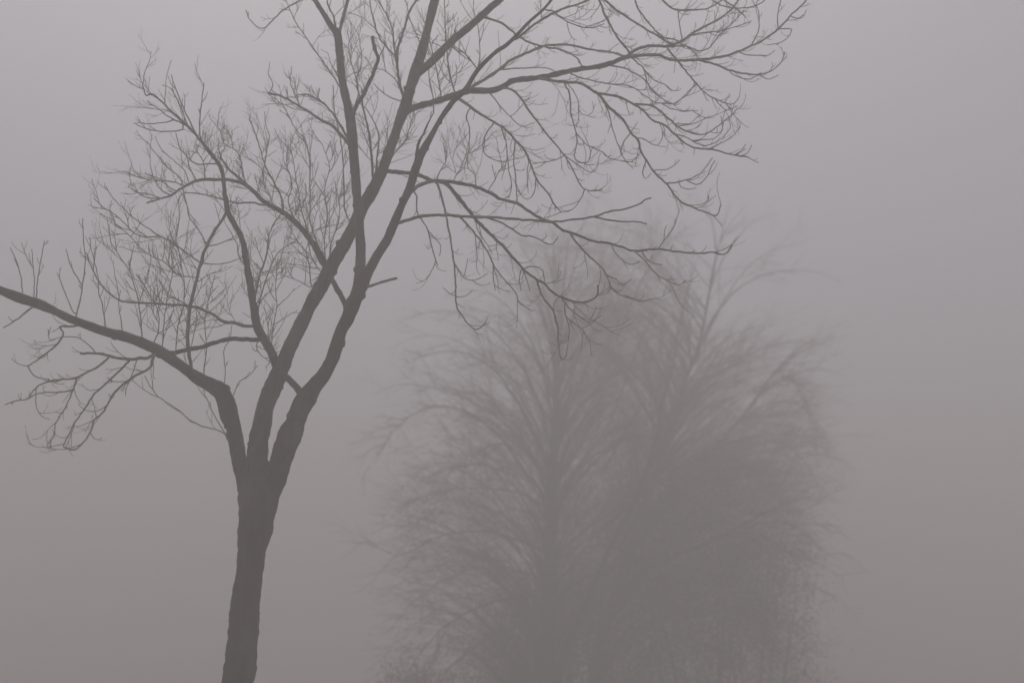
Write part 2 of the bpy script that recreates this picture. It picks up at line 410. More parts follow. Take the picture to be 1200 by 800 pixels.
 (1.8, 1.2, .2, 's', [(926,19),(936,22),(942,18),(945,12)]),
 (2.2, 1.3, .3, 's', [(866,61),(874,64),(886,65),(900,65),(908,59)]),
 (3.4, 1.4, .2, 'h', [(818,70),(840,76),(854,82),(870,86),(892,87),(906,82),(916,72),(920,61)]),
 (2, 1.2, -.2, 's', [(854,82),(858,87),(876,93),(890,88)]),
 (1.8, 1.2, .2, 's', [(888,87),(902,93),(912,88)]),
 (3, 1.4, -.2, 'h', [(782,56),(788,64),(798,76),(814,96),(826,109),(838,116),(850,121),(860,122),(866,114)]),
 (1.8, 1.1, .2, 's', [(838,116),(846,126),(854,129),(864,124)]),
 (1.6, 1.1, .1, 'n', [(849,120),(856,112)]),
 (1.9, 1.2, .3, 's', [(816,99),(804,110),(792,122)]),
 (2.6, 1.4, .3, 'h', [(786,55),(804,54),(818,60),(832,56),(846,38),(866,30),(880,26)]),
 (2.4, 1.3, -.3, 'h', [(808,42),(816,40),(830,38),(846,36),(860,26),(872,12)]),
 (2, 1.4, -.3, 's', [(800,50),(799,44),(796,26),(794,10)]),
 (2.4, 1.4, .3, 'h', [(772,44),(790,46),(800,52),(814,62),(822,72)]),
 (4.6, 2.4, .2, 'h', [(548,106),(556,100),(570,92),(586,81),(600,70),(620,61),(638,54),(666,53),(690,58),(716,61),(732,66)]),
 (2.6, 1.6, .2, 's', [(584,82),(594,81),(620,80),(640,80),(656,86)]),
 (4.6, 1.8, -.35, 'h', [(628,91),(640,93),(660,96),(680,98),(700,109),(720,112),(740,121),(752,128),(764,140),(780,148),(792,159),(804,169),(818,174),(834,175),(848,179),(860,182),(876,184)]),
 (1.7, 1.1, .2, 'n', [(860,182),(868,177),(874,169)]),
 (1.7, 1.1, -.2, 'n', [(868,183),(876,179),(881,170)]),
 (3.2, 1.4, .2, 'h', [(744,122),(764,124),(780,136),(794,148),(808,155),(822,158),(836,152),(848,142),(860,133),(864,127)]),
 (2.2, 1.2, .3, 's', [(788,156),(806,162),(816,168),(832,170),(848,160),(856,150)]),
 (1.9, 1.2, -.3, 's', [(812,166),(822,164),(836,163),(844,156),(848,144)]),
 (1.9, 1.2, .2, 's', [(830,175),(848,166),(860,158),(868,149)]),
 (1.7, 1.1, .2, 's', [(790,145),(808,145),(820,134)]),
 (1.8, 1.1, -.2, 's', [(794,148),(816,144),(830,137)]),
 (2.4, 1.4, -.2, 'h', [(666,85),(680,91),(710,98),(736,100),(750,108),(768,120),(788,122)]),
 (2.8, 1.4, .3, 'h', [(710,76),(722,78),(736,82),(756,94),(764,106),(780,118),(791,123)]),
 (2.8, 1.3, -.2, 'h', [(738,66),(754,80),(764,92),(780,100),(788,106)]),
 (2.2, 1.3, .4, 'h', [(754,80),(757,90),(760,100),(774,114)]),
 (1.9, 1.2, .2, 's', [(789,122),(800,115),(808,109),(814,98)]),
 (1.9, 1.1, -.3, 's', [(776,122),(786,127),(800,130),(818,130)]),
 (2.8, 1.5, .1, 'h', [(660,95),(664,102),(668,112),(669,132),(671,142),(675,156),(676,168),(673,182),(677,189),(688,190),(694,174)]),
 (2, 1.3, -.3, 'h', [(675,156),(686,168),(694,173),(706,178),(716,186),(734,190),(742,198)]),
 (1.8, 1.2, .3, 's', [(666,100),(672,106),(677,118),(678,136),(675,150)]),
 (1.6, 1.1, .4, 's', [(678,128),(682,134),(688,136),(694,132),(698,122)]),
 (4, 1.7, .1, 'h', [(697,107),(703,112),(712,124),(726,136),(734,146),(739,156),(748,164),(751,178),(760,192),(768,204),(782,216),(790,228),(800,238),(814,244),(830,250),(840,252),(845,240)]),
 (2.4, 1.4, .3, 's', [(780,215),(790,214),(804,211),(820,204),(830,192),(835,185)]),
 (1.9, 1.4, -.3, 's', [(804,211),(816,216),(826,210),(834,194),(838,188)]),
 (1.8, 1.1, .2, 's', [(766,200),(772,199),(782,199),(790,194),(797,187)]),
 (2, 1.2, -.2, 's', [(746,162),(752,162),(760,167),(770,170),(776,162)]),
 (1.7, 1.1, .2, 'n', [(738,156),(743,150),(747,143)]),
 (1.9, 1.1, .2, 's', [(798,237),(808,240),(820,240),(830,235)]),
 (2, 1.3, .2, 'n', [(757,189),(753,202),(757,210),(763,203)]),
 (2, 1.3, -.3, 's', [(739,156),(730,168),(728,180),(735,190),(744,187),(751,178)]),
 (2.4, 1.3, .3, 's', [(703,112),(712,128),(716,144),(720,158),(726,174),(728,182)]),
 (1.7, 1.1, .3, 's', [(795,214),(798,219),(804,222),(816,220)]),
 (3.4, 1.5, -.2, 'h', [(584,104),(594,103),(608,112),(620,130),(632,146),(644,161),(662,183),(672,200),(680,216),(688,223),(706,223)]),
 (1.8, 1.1, .2, 'h', [(685,222),(682,230),(676,240),(666,248),(656,249)]),
 (2, 1.2, .3, 's', [(660,181),(670,188),(678,194),(692,202),(700,195),(701,188)]),
 (1.9, 1.2, -.3, 'h', [(662,182),(652,187),(644,189),(624,192)]),
 (2.2, 1.2, .2, 's', [(572,107),(578,114),(586,124),(598,136),(608,128),(620,114)]),
 (1.7, 1.1, .2, 's', [(598,136),(604,144),(612,148),(626,144)]),
 (4.4, 1.8, -.2, 'h', [(534,114),(544,120),(560,132),(580,144),(592,151),(604,164),(616,178),(622,192),(630,212),(642,226),(650,240),(658,249)]),
 (2.4, 1.3, .3, 's', [(579,144),(573,152),(568,160),(566,174),(572,184),(588,189),(612,185)]),
 (2.2, 1.3, .2, 'h', [(587,149),(591,160),(594,174),(596,200),(600,216),(596,232)]),
 (2.6, 1.6, -.2, 'h', [(604,164),(602,186),(605,216),(606,238)]),
 (1.8, 1.1, .2, 's', [(620,186),(618,205),(619,226)]),
 (2, 1.1, .3, 's', [(628,208),(626,226),(618,234),(610,228)]),
 # --- branches low on the right
 (6, 2, .1, 's', [(447,201),(456,201),(468,202),(480,203),(492,206),(508,212),(528,213),(550,217),(570,224),(588,234),(606,238.5),(620,248),(636,257),(648,261),(660,270),(676,275),(696,283),(714,285),(730,290),(744,294),(770,292),(794,295),(820,297),(834,295),(842,298),(852,296),(858,286)]),
 (5.5, 5, 0, 'm', [(480,226),(488,219),(496,215),(508,212)]),
 (1.9, 1.2, .3, 's', [(771,292),(778,282),(786,272),(792,260),(796,247)]),
 (1.6, 1.1, .2, 'n', [(778,281),(779,270),(781,264)]),
 (2.6, 1.3, -.2, 'h', [(742,293),(756,306),(766,318),(780,328),(796,334),(804,328)]),
 (2.2, 1.3, .2, 's', [(752,294),(755,300),(760,306),(768,309),(776,310)]),
 (1.9, 1.2, .2, 's', [(716,286),(720,294),(726,302),(738,310),(750,306)]),
 (3, 1.5, .3, 'h', [(668,273),(674,282),(688,298),(704,312),(712,325),(716,337),(728,346),(740,349),(752,353),(764,350)]),
 (1.9, 1.2, -.2, 's', [(712,324),(722,327),(730,333),(740,327)]),
 (2, 1.2, -.2, 's', [(716,336),(712,343),(702,346)]),
 (5, 2, -.1, 'n', [(460,263),(466,261),(484,256),(500,252.6),(524,252.4),(550,254),(580,254.6),(604,257),(620,258),(646,260),(676,257),(700,253),(716,247),(732,245),(752,238),(756,234),(763,232)]),
 (3, 1.8, .2, 'n', [(696,254),(706,256),(720,259),(738,260),(750,260),(758,262.5)]),
 (6, 2, -.25, 'h', [(516,213),(524,216),(540,235),(556,255),(570,270),(588,287),(602,303),(614,316),(630,328),(638,332),(644,340),(660,349),(678,354),(692,352),(700,346),(700,334)]),
 (2.6, 1.6, .2, 's', [(613,315),(620,312),(626,312),(636,317),(638,332)]),
 (3.2, 1.5, .1, 'h', [(629,327),(632,338),(636,348),(648,364),(653,380),(654,400),(658,422),(664,416)]),
 (2, 1.2, .1, 's', [(652,378),(649,366),(650,354),(656,348)]),
 (2.6, 1.4, .2, 'h', [(658,348),(666,360),(676,368),(690,378),(704,370)]),
 (2.2, 1.3, -.2, 'h', [(662,354),(663,370),(672,378),(682,384),(692,380)]),
 (1.8, 1.2, .1, 'n', [(689,378),(694,370),(699,359)]),
 (2, 1.2, .2, 'h', [(664,372),(667,386),(666,398),(658,402)]),
 (2, 1.3, .1, 's', [(611,316),(609,326),(610,340)]),
 (2, 1.3, -.2, 's', [(614,318),(618,330),(621,341)]),
 (3, 1.3, .2, 'h', [(536,252),(543,258),(560,278),(572,296),(578,310),(588,324),(604,342),(608,354),(620,362)]),
 (2.2, 1.4, -.2, 's', [(578,309),(578,322),(580,340)]),
 (2, 1.3, .3, 's', [(556,256),(562,274),(572,288),(577,298)]),
 (3, 1.5, .2, 's', [(566,254),(580,258),(596,266),(612,276),(624,277),(638,284),(648,286),(654,278)]),
 (3.2, 1.7, -.3, 's', [(508,212),(513,217),(520,240),(526,270),(532,308),(534,336),(535,358),(546,376),(558,386),(569,378)]),
 (1.9, 1.2, .2, 's', [(533,310),(538,318),(544,326),(558,328),(572,320)]),
 (1.6, 1.1, -.1, 'n', [(543,325),(546,316),(548,303)]),
 (1.7, 1.1, .2, 'n', [(535,347),(527,344),(519,337)]),
 (1.7, 1.1, -.2, 'n', [(535,348),(545,347),(554,340)]),
 (2.6, 1.6, -.2, 's', [(486,226),(489,230),(488,246),(494,258),(502,270),(505,286),(509,298),(513,311)]),
 (1.7, 1.1, .3, 's', [(503,272),(510,279),(516,288),(515,300)]),
 (2, 1.2, .2, 'u', [(530,213),(538,200),(546,182),(550,164)]),
 (2, 1.2, -.2, 'u', [(512,211),(516,200),(522,190),(524,172)]),
 (2, 1.2, .4, 'u', [(558,219),(556,204),(549,198),(548,180)]),
 (1.9, 1.2, -.3, 'u', [(572,224),(580,210),(590,192)]),
 (2.2, 1.2, .2, 's', [(546,136),(550,150),(549,176),(544,196),(534,206)]),
]

random.seed(7)
rng = random.Random(11)

class Rec: pass
recs = []
def nearest(x, y):
    best = (1e9, None, 0.0)
    for r in recs:
        d = np.hypot(r.s[:, 0] - x, r.s[:, 1] - y) - r.s[:, 2] * 0.4
        i = int(np.argmin(d))
        if d[i] < best[0]:
            best = (d[i], r, r.s[i, 3])
    return best

tree_base, _ = at(240, 960, NEAR)
tree_base.z = 0.0
near_tree = thing('bare_tree', 'nearest and darkest leafless tree, trunk forking into three knotty limbs', 'tree', tree_base, 'bare trees standing in the fog')

def world_path(s):
    P, Rd = [], []
    for x, y, w, d in s:
        p, m = at(x, y, NEAR + d)
        P.append(p); Rd.append(max(w, 0.8) * 0.5 * m)
    return P, Rd

def solid(rows, step, sides, rough, seed):
    t = Tubes()
    s = smooth(rows, step)
    P, Rd = world_path(s)
    # burrs and old pruning knobs make the outline uneven
    Rd = [r * (1 + 0.10 * noise.noise(Vector((i * step * 0.06, seed * 3.1, 0))) + 0.05 * noise.noise(Vector((i * step * 0.2, seed, 4)))) for i, r in enumerate(Rd)]
    t.tube(P, Rd, sides, 0, rough, seed)
    return t, s

t, s = solid(TRUNK, 4, 28, 0.14, 1)
# the trunk goes on down to the ground with a root flare
P0, m0 = at(232, 980, NEAR)
t.tube([Vector((P0.x - 0.05, P0.y, -0.15)), Vector((P0.x - 0.04, P0.y, 0.05)), Vector((P0.x - 0.02, P0.y, 0.25)), P0 + Vector((0.01, 0, 0.08))],
       [0.42, 0.36, 0.30, 0.26], 28, 0, 0.14, 1)
t.build('trunk', [BARK], near_tree)

UP = Vector((0, 0, 1))
def rand_dir(r):
    while True:
        v = Vector((r.uniform(-1, 1), r.uniform(-1, 1), r.uniform(-1, 1)))
        if 0.05 < v.length < 1:
            return v.normalized()

PX = 0.0088
def grow(t, p, d, length, r0, bend, wob, r, sub=0, mode='u'):
    """one living twig: bends towards `bend`, kinks at its nodes, ends in a bud"""
    n = max(4, int(length / (5 * PX)) + 1)
    pts, q, v = [p], p.copy(), d.normalized()
    for i in range(n):
        v = (v + bend * (1.6 * (i + 1) / n / n if mode == 'h' else 1.0 / n) + rand_dir(r) * wob).normalized()
        q = q + v * (length / n)
        pts.append(q.copy())
    rad = [r0 * (1 - 0.45 * i / n) for i in range(n + 1)]
    rad[-1] *= 1.2                                    # bud
    t.tube(pts, rad, 4, 1)
    if sub > 0:
        for i in range(1, n):
            if r.random() < (0.36 if mode == 'u' else 0.26):
                tang = (pts[i + 1] - pts[i - 1]).normalized()
                side = rand_dir(r); side = side - tang * side.dot(tang); side.y *= 0.6
                side.normalize()
                if mode == 'u':
                    dd = tang * 0.85 + side * r.uniform(0.4, 0.9) + UP * 0.1
                    grow(t, pts[i], dd, length * r.uniform(0.3, 0.75), rad[i] * 0.85, UP * 0.4, wob, r, sub - 1, mode)
                else:
                    dd = tang * 0.7 + side * 0.6
                    grow(t, pts[i], dd, length * r.uniform(0.35, 0.7), rad[i] * 0.85, UP * 0.9, wob, r, sub - 1, mode)

def twigs_on(t, P, Rd, mode, r):
    if mode in 'nm':
        return
    L = 0.0
    spacing = {'u': 8.2, 'h': 11.5, 's': 22.0}[mode] * PX
    side_sign = 1
    nxt = spacing * r.uniform(0.8, 2.0)
    for i in range(1, len(P)):
        L += (P[i] - P[i - 1]).length
        if L < nxt or Rd[i] > 0.05:
            continue
        nxt = L + spacing * r.uniform(0.3, 1.9)
        tang = (P[i] - P[i - 1]).normalized()
        side = tang.cross(Vector((0, 1, 0)))
        if side.length < 0.1:
            continue
        side.normalize()
        side_sign = -side_sign if r.random() < 0.75 else side_sign
        dirn = side * side_sign * r.uniform(0.4, 1.0) + Vector((0, r.uniform(-0.8, 0.8), 0))
        frac = i / len(P)
        if mode == 'u':
            d = tang * r.uniform(0.4, 0.9) + dirn * r.uniform(0.5, 1.0) + UP * r.uniform(0.0, 0.5)
            ln = PX * min(56, 12 + r.expovariate(1 / 22)) * (1.15 - 0.35 * frac)
            grow(t, P[i], d, ln, PX * r.uniform(0.42, 0.62), UP * r.uniform(0, 0.5), 0.15, r, 2 if ln > 30 * PX else 1, 'u')
        elif mode == 'h':
            d = tang * 0.95 + dirn * 0.7 - UP * 0.1
            ln = PX * min(56, 12 + r.expovariate(1 / 14)) * (1.1 - 0.25 * frac)
            grow(t, P[i], d, ln, PX * r.uniform(0.42, 0.6), UP * r.uniform(0.2, 1.9) + rand_dir(r) * 0.5, 0.14, r, 2 if ln > 24 * PX else 1, 'h')
        else:
            d = tang * 0.9 + dirn * 0.6 + UP * 0.1
            ln = PX * min(40, 8 + r.expovariate(1 / 10))
            grow(t, P[i], d, ln, PX * r.uniform(0.42, 0.58), UP * r.uniform(0.1, 1.4), 0.13, r, 1, 'h')

# limbs are parts; every branch that leaves a limb is a sub-part and carries its own twigs
for k, rows in LIMBS.items():
    if k in 'CR':                       # widths were read level, the limbs lean
        rows = [(x, y, w * (0.88 if y < 500 else 1.0), d) for x, y, w, d in rows]
    t, s = solid(rows, 4, 20, 0.22, ord(k) % 17)
    for _ in range(26):                 # knots and healed stubs
        i = rng.randrange(6, len(s) - 3)
        (a, ma), w = at(s[i, 0], s[i, 1], NEAR + s[i, 3]), s[i, 2]
        if w < 5:
            continue
        b2 = at(s[i + 1, 0], s[i + 1, 1], NEAR + s[i + 1, 3])[0]
        ax = (b2 - a).normalized()
        o = rand_dir(rng); o = (o - ax * o.dot(ax)).normalized() + ax * rng.uniform(-0.2, 0.6)
        R0 = w * 0.5 * ma
        kr = min(R0 * 0.6, rng.uniform(0.018, 0.05))
        e = rng.uniform(1.02, 1.22)
        t.tube([a + o * R0 * 0.5, a + o * R0 * 0.9, a + o * R0 * e * 0.97, a + o * R0 * e], [kr * 1.6, kr * 1.3, kr * 0.9, kr * 0.45], 8, 0, 0.2, i)
    rec = Rec(); rec.s, rec.limb, rec.owner, rec.is_limb = s, k, None, True
    recs.append(rec)
    P, Rd = world_path(s)
    # the limb's own leading shoots above the frame
    for i in range(len(P)):
        if s[i, 1] < -30:
            if rng.random() < (0.45 if s[i, 1] < -60 else 0.12):
                side = Vector((rng.uniform(-1, 1), rng.uniform(-1, 1), rng.uniform(0, 0.8)))
                grow(t, P[i], side, rng.uniform(0.4, 1.3), min(0.014, Rd[i] * 0.6), UP * 0.5, 0.1, rng, 2)
    rec.obj = t.build('limb', [BARK, TWIG], near_tree)

owners = []
for bi, (w0, w1, slope, mode, pts) in enumerate(BR):
    d0, parent, dep = nearest(*pts[0])
    if mode == 'm':
        _, other, dep1 = nearest(*pts[-1])
    if parent is not None:
        dd = np.hypot(parent.s[:, 0] - pts[0][0], parent.s[:, 1] - pts[0][1])
        i = int(np.argmin(dd))
        if 1.5 < dd[i] < 30:
            pts = [(parent.s[i, 0], parent.s[i, 1])] + list(pts)
    n = len(pts)
    lens = [0.0]
    for a, b in zip(pts, pts[1:]):
        lens.append(lens[-1] + math.hypot(b[0] - a[0], b[1] - a[1]))
    tot = lens[-1]
    rows = []
    for (x, y), l in zip(pts, lens):
        f = l / tot
        k = 0.76 if w0 < 3 else 0.86
        dd = (dep1 - dep) * f if mode == 'm' else slope * 1.6 * l * PX
        rows.append((x, y, k * (w0 + (w1 - w0) * f ** 0.75), dep + dd))
    s = smooth(rows, 4.5 if w0 > 2.6 else 5.5)
    # small kinks at the nodes
    rr = random.Random(bi * 7 + 3)
    for i in range(2, len(s) - 1):
        s[i, 0] += rr.uniform(-0.5, 0.5); s[i, 1] += rr.uniform(-0.5, 0.5)
        s[i, 2] *= rr.uniform(0.9, 1.14)
    rec = Rec(); rec.s, rec.limb, rec.is_limb = s, parent.limb, False
    if parent.is_limb or parent.owner is None:
        own = Rec(); own.t, own.limbobj = Tubes(), parent.obj
        owners.append(own)
    else:
        own = parent.owner
    rec.owner, rec.obj = own, None
    recs.append(rec)
    P, Rd = world_path(s)
    own.t.tube(P, Rd, 10 if w0 > 3.5 else 6, 2 if w0 >= 6 or mode == 'm' else 0 if w0 > 3.5 else 1, 0.10 if w0 > 3.5 else 0.0, bi)
    twigs_on(own.t, P, Rd, mode, rr)
for own in owners:
    own.t.build('branch', [LIMBBARK, TWIG, BARK], own.limbobj)

# ---------------------------------------------------------------- the far trees
def far_twig(t, p, d, length, r0, bend, r, depth):
    n = 5 if depth else 3
    pts, q, v = [p], p.copy(), d.normalized()
    for i in range(n):
        v = (v + bend / n + rand_dir(r) * 0.13).normalized()
        q = q + v * (length / n)
        pts.append(q.copy())
    t.tube(pts, [r0 * (1 - 0.6 * i / n) for i in range(n + 1)], 3, 1)
    if depth:
        for _ in range(int(r.uniform(5, 9) * min(1.5, length / 1.1))):
            f = r.uniform(0.1, 1.0) * n
            i = min(n - 1, int(f))
            tang = (pts[i + 1] - pts[i]).normalized()
            side = rand_dir(r); side = (side - tang * side.dot(tang)).normalized()
            far_twig(t, pts[i].lerp(pts[i + 1], f - i), tang * 0.8 + side * 0.65 + Vector((0, 0, 0.1)), length * r.uniform(0.25, 0.6), max(0.0035, r0 * 0.62), bend * 0.7, r, depth - 1)

def far_tree(root, stems, branches, Y, seed, density, mats, droop, domes, levels=1, lowline=480, stem_w=0.66):
    """stems: trunks of rows (x, y, width, depth); branches: (first width, depth spread, points)"""
    r = random.Random(seed)
    t = Tubes()
    alls = []
    for rows in stems:
        s = smooth(rows, 12)
        P, Rd = [], []
        for x, y, w, d in s:
            p, m = at(x, y, Y + d)
            P.append(p); Rd.append(w * 0.5 * m * stem_w)
        t.tube(P, Rd, 12, 0, 0.12, seed)
        alls.append(s)
    t.build('trunk', mats, root)
    for w0, spread, pts in branches:
        b = Tubes()
        best = min(((np.hypot(s[:, 0] - pts[0][0], s[:, 1] - pts[0][1]).min(), k) for k, s in enumerate(alls)))
        s0 = alls[best[1]]
        i0 = int(np.argmin(np.hypot(s0[:, 0] - pts[0][0], s0[:, 1] - pts[0][1])))
        dep = s0[i0, 3]
        tot = sum(math.hypot(q[0] - p[0], q[1] - p[1]) for p, q in zip(pts, pts[1:]))
        rows, l = [], 0.0
        for k, p in enumerate(pts):
            if k:
                l += math.hypot(p[0] - pts[k - 1][0], p[1] - pts[k - 1][1])
            f = l / tot
            rows.append((p[0], p[1], 0.45 * w0 * (1 - 0.85 * f), dep + spread * f))
        s = smooth(rows, 9)
        P, Rd = [], []
        for x, y, w, d in s:
            p, m = at(x + r.uniform(-0.8, 0.8), y + r.uniform(-0.8, 0.8), Y + d)
            P.append(p); Rd.append(max(0.005, w * 0.5 * m))
        b.tube(P, Rd, 6, 0)
        n = len(P)
        cnt = int(density * tot / 9 * (0.7 if pts[-1][1] < 400 else 0.9 if pts[-1][1] < lowline else 1.7))
        for _ in range(cnt):
            f = r.uniform(0.12, 1.0) ** 0.8 * (n - 1)
            i = min(n - 2, int(f))
            base = P[i].lerp(P[i + 1], f - i)
            tang = (P[i + 1] - P[i]).normalized()
            side = rand_dir(r); side = (side - tang * side.dot(tang)).normalized()
            low = min(1.0, max(0.0, (lowline - rows[0][1]) / -150.0))
            ln = min(1.6, 0.35 + r.expovariate(1.8)) * (1.15 - 0.55 * f / n) * (1 + 0.25 * low)
            far_twig(b, base, tang * 0.7 + side * r.uniform(0.4, 1.1) + Vector((0, 0, 0.15)), ln, min(0.010, Rd[i] * 0.8), Vector((0, 0, droop)) + tang * 0.3, r, levels)
        b.build('branch', mats, root)
    # the finer boughs fill a rounded crown; together they are one part
    c = Tubes()
    for (cx, cy, rx, ry, rd, cnt) in domes:
        for _ in range(cnt):
            e = rand_dir(r) * r.random() ** 0.28
            tx, ty, td = cx + e.x * rx, cy + e.z * ry, e.y * rd
            if ty > 830:
                continue
            want = ty + 40 + 0.45 * abs(tx - cx) + r.uniform(0, 90)
            s0 = alls[0]
            i0 = int(np.argmin(np.abs(s0[:, 1] - want)))
            x0, y0, d0 = s0[i0, 0], s0[i0, 1], s0[i0, 3]
            dx, dy = tx - x0, ty - y0
            rows = []
            for k in range(9):
                f = k / 8
                mx, my = x0 + 0.42 * dx, min(y0 + 0.85 * dy, y0) - 0.14 * abs(dx)
                x = (1 - f) ** 2 * x0 + 2 * f * (1 - f) * mx + f * f * tx
                y = (1 - f) ** 2 * y0 + 2 * f * (1 - f) * my + f * f * ty
                rows.append(at(x + r.uniform(-2, 2), y + r.uniform(-2, 2), Y + d0 + (td + 0.7 - d0) * f)[0])
            R0 = r.uniform(0.012, 0.024)
            c.tube(rows, [R0 * (1 - 0.75 * k / 8) for k in range(9)], 4, 0)
            L = sum((rows[k + 1] - rows[k]).length for k in range(8))
            for _k in range(int(L * density * (9 if ty > lowline else 6))):
                f = r.uniform(0.25, 1.0) * 8
                k = min(7, int(f))
                tang = (rows[k + 1] - rows[k]).normalized()
                side = rand_dir(r); side = (side - tang * side.dot(tang)).normalized()
                far_twig(c, rows[k].lerp(rows[k + 1], f - k), tang * 0.55 + side * r.uniform(0.3, 1.0) + Vector((0, 0, 0.15)), min(1.3, 0.3 + r.expovariate(2.0)), r.uniform(0.004, 0.007), Vector((0, 0, droop)) + tang * 0.3, r, levels)
    c.build('crown', mats, root)

# tree with the upright trunk and a fan of arching branches
Y1 = 33.0
b1, _ = at(640, 870, Y1); b1.z = 0
t1 = thing('bare_tree', 'pale bare tree in fog with straight trunk and wide fan of arching branches', 'tree', b1, 'bare trees standing in the fog')
st1 = [[(636, 945, 44, 0), (638, 900, 34, 0), (640, 850, 30, 0), (641, 800, 27, 0), (643, 740, 25, 0), (645, 680, 24, 0), (646, 620, 21, 0), (648, 560, 17, 0), (650, 500, 11, 0), (653, 440, 7.5, .1), (656, 380, 5, .2), (662, 320, 3, .3), (666, 280, 1.5, .4)],
       [(648, 800, 13, .3), (668, 745, 12, .4), (694, 690, 11, .5), (716, 640, 10, .6), (742, 590, 8.5, .7), (762, 540, 7, .8), (774, 480, 5.5, .9), (790, 420, 4, 1.0), (800, 360, 2.5, 1.1), (818, 300, 1.2, 1.2)]]
br1 = [
 (9, -2.0, [(645,560),(628,515),(606,470),(576,430),(536,412),(500,416),(470,430)]),
 (8, 1.0, [(647,530),(634,480),(612,430),(580,390),(545,368),(505,366),(470,376)]),
 (7, -1.0, [(649,510),(640,450),(620,395),(590,355),(556,340),(520,345)]),
 (8, 2.0, [(645,600),(615,580),(580,573),(540,572),(500,580),(468,600)]),
 (8, -2.5, [(645,590),(610,545),(580,505),(540,480),(500,478),(466,500),(444,530)]),
 (7, 1.5, [(645,570),(620,530),(590,495),(550,470),(510,455),(470,450),(435,462)]),
 (7, -1.5, [(644,650),(600,630),(560,622),(510,630),(470,650),(440,640)]),
 (7, 2.5, [(644,680),(605,668),(560,665),(520,680),(480,710),(455,740)]),
 (7, -2.5, [(643,700),(600,700),(560,712),(520,735),(490,770),(470,800)]),
 (7, 1.0, [(643,730),(600,735),(565,750),(530,780),(505,810)]),
 (6, -1.0, [(652,470),(645,410),(632,360),(612,320),(590,296)]),
 (6, 1.0, [(654,440),(656,380),(648,325),(636,280)]),
 (6, -1.5, [(656,400),(664,350),(676,300),(684,260),(690,232)]),
 (6, 2.0, [(648,540),(668,480),(690,420),(704,360),(716,310),(740,268)]),
 (7, -2.0, [(646,600),(680,560),(710,530),(745,510),(775,515)]),
 (7, 2.0, [(704,620),(740,590),(775,560),(810,545),(840,552)]),
 (6, -2.0, [(708,550),(735,500),(765,460),(795,440),(822,446)]),
 (6, 1.5, [(712,500),(735,440),(755,390),(782,350),(812,330)]),
 (5, -1.5, [(722,400),(742,350),(764,305),(786,270),(800,236)]),
 (5, 1.5, [(724,380),(712,330),(704,290),(706,250)]),
 (6, -2.0, [(694,680),(730,660),(770,655),(805,670),(830,700)]),
 (6, 2.0, [(644,660),(674,630),(700,610),(730,600),(760,608)]),
 (6, -3.0, [(645,620),(630,570),(606,530),(580,520),(556,535),(540,560)]),
 (6, 3.0, [(645,640),(620,600),(585,600),(555,612),(530,640)]),
 (5, 0.5, [(640,520),(600,450),(560,412),(520,395),(485,396),(455,410)]),
 (5, -0.5, [(606,560),(570,545),(535,548),(500,560),(470,556)]),
 (6, -2.5, [(645,690),(672,660),(690,640),(720,640),(745,660)]),
 (6, 2.5, [(643,745),(672,720),(700,712),(730,722),(750,750)]),
]
far_tree(t1, st1, br1, Y1, 5, 0.55, [FARBARK, FARTWIG], -0.25, [(590, 570, 150, 240, 2.6, 80), (640, 420, 130, 170, 2.4, 60), (720, 500, 90, 200, 2.2, 35), (560, 650, 130, 150, 2.6, 60), (735, 400, 75, 120, 2.0, 34)], stem_w=0.66)

# tree with the leaning stem, farther right, reddish twigs
Y2 = 35.5
b2, _ = at(700, 880, Y2 + 1); b2.z = 0
t2 = thing('bare_tree', 'faint reddish bare tree with stem leaning right, behind the straight trunked one', 'tree', b2, 'bare trees standing in the fog')
st2 = [[(676, 950, 40, 0), (684, 900, 30, 0), (688, 850, 26, 0), (694, 800, 23, 0), (706, 740, 21, 0), (722, 690, 20, 0), (742, 630, 18, 0), (762, 570, 16, 0), (782, 510, 13, 0), (802, 450, 9, 0), (820, 400, 6.5, 0), (832, 340, 4.5, 0), (842, 290, 2.8, 0), (856, 235, 1.2, 0)],
       [(750, 610, 11, 0), (790, 570, 9, .8), (832, 530, 7.5, 1.4), (872, 485, 6, 1.8), (905, 440, 4.5, 2.0), (940, 405, 3, 2.2), (978, 392, 1, 2.3)],
       [(722, 690, 11, 0), (770, 660, 9, -1), (820, 640, 7.5, -1.8), (870, 615, 6, -2.2), (915, 592, 4, -2.6), (955, 580, 1.2, -3)]]
